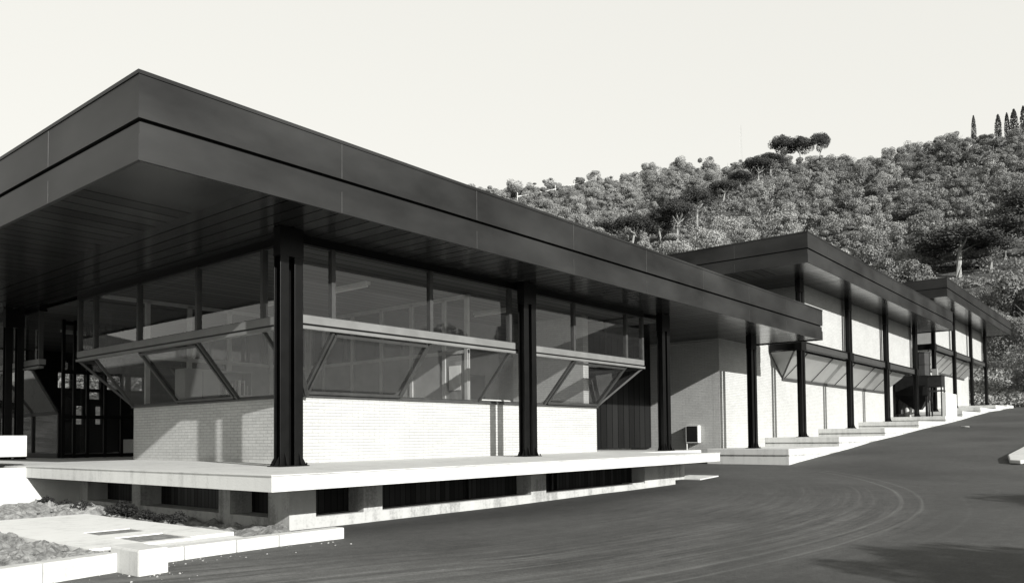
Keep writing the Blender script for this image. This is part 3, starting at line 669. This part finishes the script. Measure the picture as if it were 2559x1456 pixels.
# soil
def soil(name, x0, x1, y0, y1, zf, seed, lab, n=26):
    rn = np.random.RandomState(seed); m = MB(); ph = rn.rand(24, 4)
    for j in range(n):
        for i in range(n):
            x = x0 + (x1 - x0) * i / (n - 1); y = y0 + (y1 - y0) * j / (n - 1); z = zf(x, y)
            for a in ph: z += .012 * math.sin(x * (4 + 30 * a[0]) + 9 * a[1] * 6) * math.sin(y * (4 + 30 * a[2]) + 40 * a[3])
            if i in (0, n - 1) or j in (0, n - 1): z = -.95
            m.v.append((x, y, z))
    m.f = [(j * n + i, j * n + i + 1, (j + 1) * n + i + 1, (j + 1) * n + i) for j in range(n - 1) for i in range(n - 1)]
    tag(m.build(name, m_soil), lab, 'soil', kind='stuff')
soil('bare_soil', -8, -3.8, -3.1 + .12, .2, lambda x, y: -.66 + .03 * math.sin(x * 2) + (.05 if x < -4.3 else 0) * (1 + y * .2), 1, 'bare crumbly soil behind the lower left kerb', 60)
soil('bare_soil', -7.5, -1.6, 2.05, 4.9, lambda x, y: -.66 + .10 * math.exp(-((y - 2.8) / .6) ** 2) * (1 if x < -2.3 else .5), 2, 'mound of bare soil against the terrace retaining wall', 60)
soil('bare_soil', -2.19, -1.2, -2.75, 4.9, lambda x, y: -.76 + .02 * math.sin(y * 3), 3, 'strip of soil between path slab and foundation wall', 40)
# clods
rn = random.Random(3); m = MB()
def clod(m, x, y, z, r):
    n = len(m.v); k = 6
    for a in range(4):
        for j in range(k):
            th = math.pi * (a + .5) / 4; ph = 2 * math.pi * j / k; q = r * rn.uniform(.7, 1.2)
            m.v.append((x + q * math.sin(th) * math.cos(ph), y + q * math.sin(th) * math.sin(ph), z + q * .75 * math.cos(th)))
    for a in range(3):
        for j in range(k): m.f.append((n + a * k + j, n + a * k + (j + 1) % k, n + (a + 1) * k + (j + 1) % k, n + (a + 1) * k + j))
    m.f.append(tuple(n + j for j in reversed(range(k)))); m.f.append(tuple(n + 3 * k + j for j in range(k)))
for i in range(260):
    if rn.random() < .45: x = rn.uniform(-6, -2.2); y = rn.uniform(2.15, 3.6); z = -.60
    else: x = rn.uniform(-6, -3.95); y = rn.uniform(-2.9, 0); z = -.66
    clod(m, x, y, z, rn.choice((.02, .03, .03, .05, .08)))
tag(m.build('soil_clods', m_soil), 'loose clods and stones lying on the bare soil', 'clods', kind='stuff')
# gravel crumbs along the kerbs on the asphalt
m = MB()
for i in range(150):
    x = rn.uniform(-5.5, -1.4) if i < 300 else rn.uniform(-.6, 8); y = -2.98 - abs(rn.gauss(0, .28)) if i < 300 else -1.8 - abs(rn.gauss(0, .12))
    if -3.95 < x < -3.6 and y > -3.6: y -= .65
    clod(m, x, y, g(x) + .005, rn.choice((.004, .005, .007, .012)))
tag(m.build('gravel_crumbs', m_cab), 'pale mortar crumbs scattered on the asphalt beside the kerbs', 'gravel', kind='stuff')
t_ = MB().box(-.58, .58, -.42, .42, 0, .03).build('manhole_cover', m_conc, bevel=.008); t_.location = (11.25, -1.3, g(11.25) + .012); t_.rotation_euler = (0, -.03, .05); tag(t_, 'pale square concrete manhole cover on the asphalt past the terrace end', 'manhole cover')
t_ = MB().slab([(0, 0, 0), (1.6, .25, 0), (9, .1, 0), (9, -2.2, 0), (1.2, -1.0, 0), (-.2, -.3, 0)], (0, 0, .11)).build('kerb_island', m_conc, bevel=.03); t_.location = (18.2, -7.55, g(18.2) + .01); t_.rotation_euler = (0, -.066, 0)
tag(t_, 'pale rough stone kerb tip on the asphalt at the right edge', 'kerb')
t_ = MB().slab([(0, 0, 0), (.12, .05, .02), (.2, .35, .01), (.05, .4, .03), (-.06, .2, .02)], (0, 0, .01)).build('paper_scrap', m_paper); t_.location = (35.9, -3.5, g(35.9) + .02); tag(t_, 'scrap of white paper lying on the asphalt slope', 'litter')

# low dark shrubs at the foundation
def leafcards(n, pos, size, rs, flat=0.0, base=None):
    """n random quads at pos (n,3)"""
    nrm = rs.normal(size=(n, 3)); nrm[:, 2] = np.abs(nrm[:, 2]) + flat
    if base is not None: nrm = rs.normal(size=(n, 3)) * .6 + base
    nrm /= np.linalg.norm(nrm, axis=1)[:, None]
    t1 = np.cross(nrm, rs.normal(size=(n, 3))); t1 /= np.linalg.norm(t1, axis=1)[:, None]; t2 = np.cross(nrm, t1)
    sz = (size * (.6 + .8 * rs.rand(n)))[:, None] / 2; asp = (.55 + .5 * rs.rand(n))[:, None]
    v = np.stack([pos - t1 * sz, pos - t2 * sz * asp, pos + t1 * sz, pos + t2 * sz * asp], 1).reshape(-1, 3)
    f = np.arange(4 * n).reshape(-1, 4)
    return v, f
def cards_mesh(name, v, f, mat):
    me = bpy.data.meshes.new(name); me.from_pydata(v.tolist(), [], f.tolist()); me.materials.append(mat); return me
rs = np.random.RandomState(7)
def shrub_mesh(rad, h, n, size, rs):
    P = []
    for k in range(6):
        cx, cy, cz = rs.uniform(-rad * .6, rad * .6), rs.uniform(-rad * .6, rad * .6), rs.uniform(h * .35, h * .75)
        q = rs.normal(size=(n // 6, 3)); q /= np.linalg.norm(q, axis=1)[:, None]; q *= (rad * .55) * (rs.rand(n // 6) ** .4)[:, None]
        P.append(q * [1, 1, .8] + [cx, cy, cz])
    P = np.concatenate(P); P = P[P[:, 2] > .0]; return leafcards(len(P), P, size, rs)
sh = cards_mesh('shrub', *shrub_mesh(.17, .26, 900, .035, rs), m_shrub)
for i, (x, y, s_, w) in enumerate(((-2.05, 1.0, 1.15, 'tallest low dark shrub in the row below the terrace'), (-1.95, 4.3, .9, 'dark low shrub farthest left, in the terrace wall shadow'), (-2.0, 3.4, .8, 'dark low shrub between the farthest and the mid-row shrubs'),
        (-2.05, 2.5, .9, 'dark low shrub in the middle of the terrace row'), (-1.95, 1.7, .7, 'small dark shrub just left of the tallest one'), (-2.0, .45, .75, 'dark low shrub just right of the tallest one'),
        (-2.02, .05, .6, 'smallest dark shrub in the terrace row'), (-2.03, -.45, .8, 'dark low shrub nearest the path slab end'))):
    t_ = thing('low_shrub', w, 'shrub', (x, y, -.72), i * 1.3, 'dark low shrubs planted below the terrace'); t_.scale = (s_,) * 3
    o = bpy.data.objects.new('leaves', sh); COL.objects.link(o); o.parent = t_
    MB().tube([(0, 0, 0), (0.01, 0, .16)], .008, 6).build('stem', m_bark, t_)

# ------------------------------------------------------------------ trees
def tree_meshes(seed, H, crown_r, n, size, kind):
    rs = np.random.RandomState(seed); P = []; Q = []
    if kind == 'broad':
        lobes = int(rs.randint(9, 20)); base = .10 * H; ex_, ey_, lx = rs.uniform(.75, 1.25), rs.uniform(.75, 1.25), rs.uniform(-.15, .15)
        for k in range(lobes):
            a = rs.uniform(0, 6.28); rr = crown_r * .75 * rs.rand() ** .5; zc = base + (H - base) * rs.uniform(.15, .92 - .35 * rr / crown_r); lr = crown_r * rs.uniform(.16, .46)
            q = rs.normal(size=(n // lobes, 3)); q /= np.linalg.norm(q, axis=1)[:, None]; q *= lr * (.55 + .45 * rs.rand(n // lobes) ** .5)[:, None]
            Q.append(q / np.linalg.norm(q, axis=1)[:, None]); P.append(q * [1, 1, rs.uniform(.6, 1.1)] + [rr * math.cos(a) * ex_ + lx * zc, rr * math.sin(a) * ey_, zc])
    elif kind == 'pine':
        lobes = 30; el = rs.uniform(.8, 1.2)
        for k in range(lobes):
            a = k * 2.4 + rs.uniform(-.3, .3); rr = crown_r * .74 * math.sqrt((k + .3) / lobes) * rs.uniform(.85, 1.12); lr = crown_r * rs.uniform(.22, .36)
            zc = H * .83 - (rr / crown_r) ** 2 * H * .30 - rs.uniform(0, .08) * H
            q = rs.normal(size=(n // lobes, 3)); q /= np.linalg.norm(q, axis=1)[:, None]; Q.append(q.copy()); q *= lr * (.75 + .25 * rs.rand(n // lobes))[:, None]
            q[:, 2] = np.where(q[:, 2] < 0, q[:, 2] * .8, q[:, 2] * .95)
            P.append(q + [rr * math.cos(a) * el, rr * math.sin(a), zc])
    elif kind == 'cypress':
        z = rs.rand(n) ** .9; a = rs.uniform(0, 6.28, n); rad = crown_r * np.sin(np.clip(z * .93 + .07, 0, 1) * np.pi) ** .6 * (.6 + .4 * rs.rand(n))
        Q.append(np.stack([np.cos(a), np.sin(a), a * 0 + .2], 1)); P.append(np.stack([rad * np.cos(a), rad * np.sin(a), z * H * .97 + .02 * H], 1))
    P = np.concatenate(P)
    v, f = leafcards(len(P), P, size, rs, base=np.concatenate(Q))
    mat = {'broad': m_leaf, 'pine': m_pine, 'cypress': m_cyp}[kind]
    crown = cards_mesh('crown', v, f, mat)
    tr = MB(); rn = random.Random(seed)
    top = H * (.6 if kind == 'broad' else .72); w = H * .018 if kind != 'pine' else H * .02
    bend = [(rn.uniform(-.04, .04) * H * k, rn.uniform(-.04, .04) * H * k, top * k) for k in (0, .35, .7, 1)]
    tr.tube(bend, [w * 1.3, w, w * .8, w * .4], 7)
    for k in range(6 if kind != 'cypress' else 0):
        b0 = Vector(bend[2]) * rn.uniform(.75, 1.1); b0.z = min(b0.z, top); a = rn.uniform(0, 6.28)
        tr.tube([b0, b0 + Vector((math.cos(a), math.sin(a), 1.0)) * crown_r * .35, b0 + Vector((math.cos(a) * .65, math.sin(a) * .65, .75 if kind == 'broad' else .4)) * crown_r * (.8 if kind == 'broad' else .3)], [w * .5, w * .35, w * .12], 5)
    return crown, tr.mesh('trunk', m_bark if kind != 'pine' else m_barkpale)
BRO = [tree_meshes(100 + i, 8, 4.3, 6500, .28, 'broad') for i in range(9)]
BROP = [(lambda cr: (cr[0], cr[1]))(tree_meshes(150 + i, 6, 3.2, 7500, .19, 'broad')) for i in range(6)]
for cr, _ in BROP: cr.materials[0] = m_leafp
BROB = [tree_meshes(170 + i, 6, 3.4, 14000, .12, 'broad') for i in range(2)]
for cr, _ in BROB: cr.materials[0] = m_under
PIN = [tree_meshes(200 + i, 13, 5.2, 9000, .27, 'pine') for i in range(4)]
CYP = tree_meshes(300, 12, 1.05, 1500, .35, 'cypress')
def put(name, meshes, x, y, z, sc, rz, label, cat, group, sz=None):
    t_ = thing(name, label, cat, (x, y, z), rz, group); t_.scale = (sc, sc, sz or sc)
    for nm, me in (('crown', meshes[0]), ('trunk', meshes[1])):
        o = bpy.data.objects.new(nm, me); COL.objects.link(o); o.parent = t_
    return t_
def polar(b, r): return CAM.x + r * math.cos(R(b)), CAM.y + r * math.sin(R(b))
def find_r(b, e):
    """distance at which the slope appears at elevation tangent e along bearing b"""
    r = r0(b) + 1
    while r < RR + 10:
        x, y = polar(b, r)
        if (terrain(x, y) - CAM.z) / r >= e: return r
        r += 2
    return RR + 6
# pines singled out one by one: bearing, base tangent, top tangent, label
pines = [(21.04, .3349, .3707, 'umbrella pine standing on the skyline, leftmost of the three together', 0), (19.89, .3345, .3668, 'umbrella pine on the skyline, middle one of the three together', 1), (18.61, .3349, .3690, 'umbrella pine on the skyline, rightmost and tallest of the three together', 2),
    (21.93, .3185, .3485, 'dark umbrella pine just below the skyline trio', 3), (22.81, .3080, .3461, 'broad dark umbrella pine left below the skyline trio', 0), (24.01, .2960, .3307, 'dark pine third down the diagonal row on the hillside', 1),
    (25.2, .2850, .3209, 'dark pine halfway down the diagonal row on the hillside', 2), (27.12, .2604, .3148, 'dark pine with pale bare trunk lower in the diagonal row', 3), (28.58, .2401, .3029, 'big dark pine with long pale trunk low in the diagonal row', 0),
    (29.82, .2390, .2890, 'dark pine second from the bottom of the diagonal row', 1), (31.76, .2300, .2838, 'broad dark pine at the bottom of the diagonal row above the near roof', 2),
    (10.22, .1753, .2337, 'largest dark pine low on the slope above the far hall roof', 3), (8.41, .1767, .2197, 'dark pine just right of the largest one above the far hall', 0), (7.6, .1876, .2424, 'tall dark pine near the right edge behind the large pines', 1), (6.3, .2087, .2676, 'dark pine cut by the right edge of the view', 2)]
wid = [120, 110, 90, 115, 140, 130, 140, 150, 165, 150, 190, 330, 170, 230, 170]
for (b, eb, et, lab, v), wpx in zip(pines, wid):
    r = find_r(b, eb); x, y = polar(b, r); z = terrain(x, y)
    h = max(6.5, min(26, .427 + r * et - z)); sx = (wpx * .533 / FPX * r) / 8.6
    put('umbrella_pine', PIN[v], x, y, z - .3, sx, v * 1.7, lab, 'pine tree', 'umbrella pines on the hillside', (h + .3) / 12.2)
for i, (b, et, lab) in enumerate(((9.12, .359, 'slim cypress on the skyline, leftmost and apart from the others'), (7.75, .3551, 'slim cypress on the skyline, second from the left'), (7.26, .3551, 'slim cypress on the skyline, third from the left'), (6.87, .3576, 'tall slim cypress on the skyline, fourth from the left'), (6.36, .3591, 'slim cypress at the right edge of the skyline'))):
    r = RR - 4; x, y = polar(b, r); z = terrain(x, y); h = .427 + r * et - z
    put('cypress', CYP, x, y, z - .3, h / 12 * (.8, 1.15, .9, 1.25, 1.0)[i], i, lab, 'cypress tree', 'cypresses on the ridge', h / 12)
# broadleaf trees where the roofs leave the slope in view
HIDE = [(2, .03), (6.8, .03), (7.4, .11), (10.9, .17), (13.9, .175), (19.5, .24), (28.6, .222), (35.6, .262), (42.9, .31), (46, .34)]
def hide(b):
    for (a, va), (c_, vb) in zip(HIDE, HIDE[1:]):
        if b <= c_: return va + (vb - va) * (b - a) / (c_ - a)
    return 9
rn = random.Random(11); pts = []; tries = 0
while len(pts) < 288 and tries < 60000:
    tries += 1
    b = rn.uniform(4.5, 43.5); r = math.sqrt(rn.uniform(95 ** 2, (RR + 4) ** 2)); x, y = polar(b, r); z = terrain(x, y)
    sc = rn.uniform(.75, 1.2) * (.9 if r < 150 else 1.0)
    if (z + 8 * sc - CAM.z) / r < hide(b): continue
    if any((x - q[0]) ** 2 + (y - q[1]) ** 2 < (9.2 if q[5] > 160 else 7.8) ** 2 * (.62) for q in pts): continue
    if any(abs(b - pb[0]) < (2.6 if pb is pines[11] else 1.15) and 0 < (find_r(pb[0], pb[1]) - r) < 38 for pb in pines[3:]): continue
    pts.append((x, y, z, sc, b, r))
for i, (x, y, z, sc, b, r) in enumerate(pts):
    pale = rn.random() < (.7 if b > 22 else .3 if b > 14 else .12)
    tone = 'pale feathery' if pale else 'mid-grey bushy'; size = 'small' if sc < .93 else ('large' if sc > 1.07 else 'middling')
    if r > RR - 32: where, grp = ('on the skyline right of the three pines' if b < 18 else 'on the skyline left of the three pines'), 'leafy trees along the skyline'
    elif b < 13: where, grp = ('high' if r > 230 else 'low' if r < 160 else 'halfway up') + ' on the slope above the far halls at the right', 'leafy trees on the right-hand slope'
    elif b < 22: where, grp = ('high' if r > 270 else 'low') + ' on the slope above the middle hall roof', 'leafy trees above the middle hall'
    else: where, grp = ('close under the skyline' if r > 285 else 'lower on the slope') + ' above the near roof', 'leafy trees above the near roof'
    lab = size + ' ' + tone + ' tree ' + where; grp = lab
    put('leafy_tree', (BROP if pale else BRO)[i % (6 if pale else 9)], x, y, z - .4, sc * (1.35 if pale else 1.0), rn.uniform(0, 6.28), lab, 'tree', grp, sc * rn.uniform(.7, 1.05) * (1.35 if pale else 1))
# nearer trees on the bank at the right edge
for i, (b, r, sc, lab) in enumerate(((6.0, 88, 1.0, 'pale bushy tree on the bank beyond the far hall, at the right edge'), (6.9, 97, 1.2, 'pale leafy tree on the bank just right of the last column'), (5.2, 80, .8, 'small pale tree at the right edge on the grassy bank'), (7.9, 112, 1.3, 'tall leafy tree rising behind the end of the far hall roof'), (8.8, 104, 1.0, 'leafy tree seen between the last columns of the far hall'))):
    x, y = polar(b, r); put('leafy_tree', BROB[i % 2], x, y, terrain(x, y) - .5, sc, i * 2.1, lab, 'tree', 'trees on the bank by the far hall')
# undergrowth all over the slope: bushes packed between the trees, then loose leaves
rs = np.random.RandomState(21); PP = []; QQ = []; SS = []
rn = random.Random(31); cnt = 0
while cnt < 2600:
    if cnt < 2300: b = rn.uniform(3.5, 44.5); r = math.sqrt(rn.uniform(82 ** 2, 336 ** 2)); x, y = polar(b, r); z = terrain(x, y); ok = (z + 3.5 - CAM.z) / r > hide(b)
    else: b = rn.uniform(56, 78); r = math.sqrt(rn.uniform(50 ** 2, 110 ** 2)); x, y = polar(b, r); z = terrain(x, y); ok = True
    if not ok: continue
    cnt += 1; R_ = rn.uniform(1.1, 2.6); k = 66
    q = rs.normal(size=(k, 3)); q /= np.linalg.norm(q, axis=1)[:, None]; q[:, 2] = np.abs(q[:, 2])
    PP.append(q * R_ * np.array([1, 1, rn.uniform(.7, 1.2)]) * (.7 + .3 * rs.rand(k))[:, None] + [x, y, z]); QQ.append(q); SS.append(np.full(k, .5 * min(1, max(.45, r / 230)) * (R_ / 1.8) ** .5))
P = np.concatenate(PP); v, f = leafcards(len(P), P, np.concatenate(SS), rs, base=np.concatenate(QQ))
n = 26000; b = np.concatenate([rs.uniform(3, 45, 18000), rs.uniform(45, 80, 8000)]); r = np.sqrt(rs.uniform(80 ** 2, 335 ** 2, n)); r[18000:] = np.sqrt(rs.uniform(46 ** 2, 130 ** 2, 8000))
P = np.array([(lambda q: (q[0], q[1], terrain(*q)))(polar(bb, rr)) for bb, rr in zip(b, r)]); P[:, 2] += rs.rand(n) * .5
v2, f2 = leafcards(n, P, .4 * np.clip(r / 260, .3, 1), rs)
v = np.concatenate([v, v2]); f = np.concatenate([f, f2 + (len(v) - len(v2))])
o = bpy.data.objects.new('undergrowth', cards_mesh('undergrowth', v, f, m_under)); COL.objects.link(o)
tag(o, 'scrub and undergrowth covering the hillside between the trees', 'undergrowth', kind='stuff')
# grass on the bank past the yard
n = 30000; b = rs.uniform(2.5, 11, n); r = rs.uniform(77, 102, n); P = np.array([(lambda xy: (xy[0], xy[1], terrain(*xy)))(polar(bb, rr)) for bb, rr in zip(b, r)]); P = P[P[:, 0] > 70.5]
P[:, 2] += rs.rand(len(P)) * .45; v, f = leafcards(len(P), P, .22, rs)
o = bpy.data.objects.new('bank_grass', cards_mesh('bank_grass', v, f, m_leafp)); COL.objects.link(o); tag(o, 'rough grass on the bank past the end of the asphalt', 'grass', kind='stuff')
# mast, road rail
x, y = polar(23.95, RR - 2); z = terrain(x, y); t_ = thing('radio_mast', 'thin lattice mast on the skyline left of the three pines', 'mast', (x, y, z))
m = MB(); hh = .427 + (RR - 2) * .3874 - z
for sx, sy in ((-.5, -.5), (.5, -.5), (0, .6)): m.tube([(sx, sy, 0), (sx * .5, sy * .5, hh)], .03, 4)
k = 0
while k < hh: m.bar((-.45, -.45, k), (.45, -.45, k + .8), .035, .035); m.bar((.45, -.45, k + .8), (0, .5, k + 1.6), .035, .035); k += 1.6
m.build('lattice', m_wframe, t_)
t_ = thing('guard_rail', 'thin pale roadside rail climbing the hill at the left', 'guard rail', (0, 0, 0)); ptsr = []
for b, e in ((40.2, .309), (38.5, .3145), (37.4, .3184), (36, .324), (34.4, .3300)):
    r = find_r(b, e - .012); x, y = polar(b, r - 4); ptsr.append((x, y, .427 + (r - 4) * e))
m = MB(); [m.bar(a, q, .25, .25) for a, q in zip(ptsr, ptsr[1:])]; m.build('rail', m_lamp, t_)
for x, y, z in ptsr: MB().bar((x, y, z - 4), (x, y, z + 1.6), .22, .22, (1, 0, 0)).build('post', m_lamp, t_)

# trees behind the camera: their long shadows reach the yard
for i, (x, y, lab) in enumerate(((-2.0, -20.6, 'young umbrella pine behind the viewpoint, middle one of three in a row'), (5.4, -20.55, 'young umbrella pine behind the viewpoint, rightmost of three in a row'), (-4.3, -21.6, 'young umbrella pine behind the viewpoint, leftmost of three in a row'))):
    put('umbrella_pine', PIN[i], x, y, -.85, .4, i, lab, 'pine tree', 'young pines behind the viewpoint', .43)
for i, (x, y, sc, lab) in enumerate(((17, -26, 1.0, 'leafy tree across the yard nearest the viewpoint'), (27, -27, 1.1, 'leafy tree across the yard, second from the viewpoint'), (39, -26, 1.2, 'leafy tree across the yard farthest from the viewpoint'))):
    put('leafy_tree', BRO[i], x, y, g(x) - .3, sc, i, lab, 'tree', 'leafy trees across the yard')
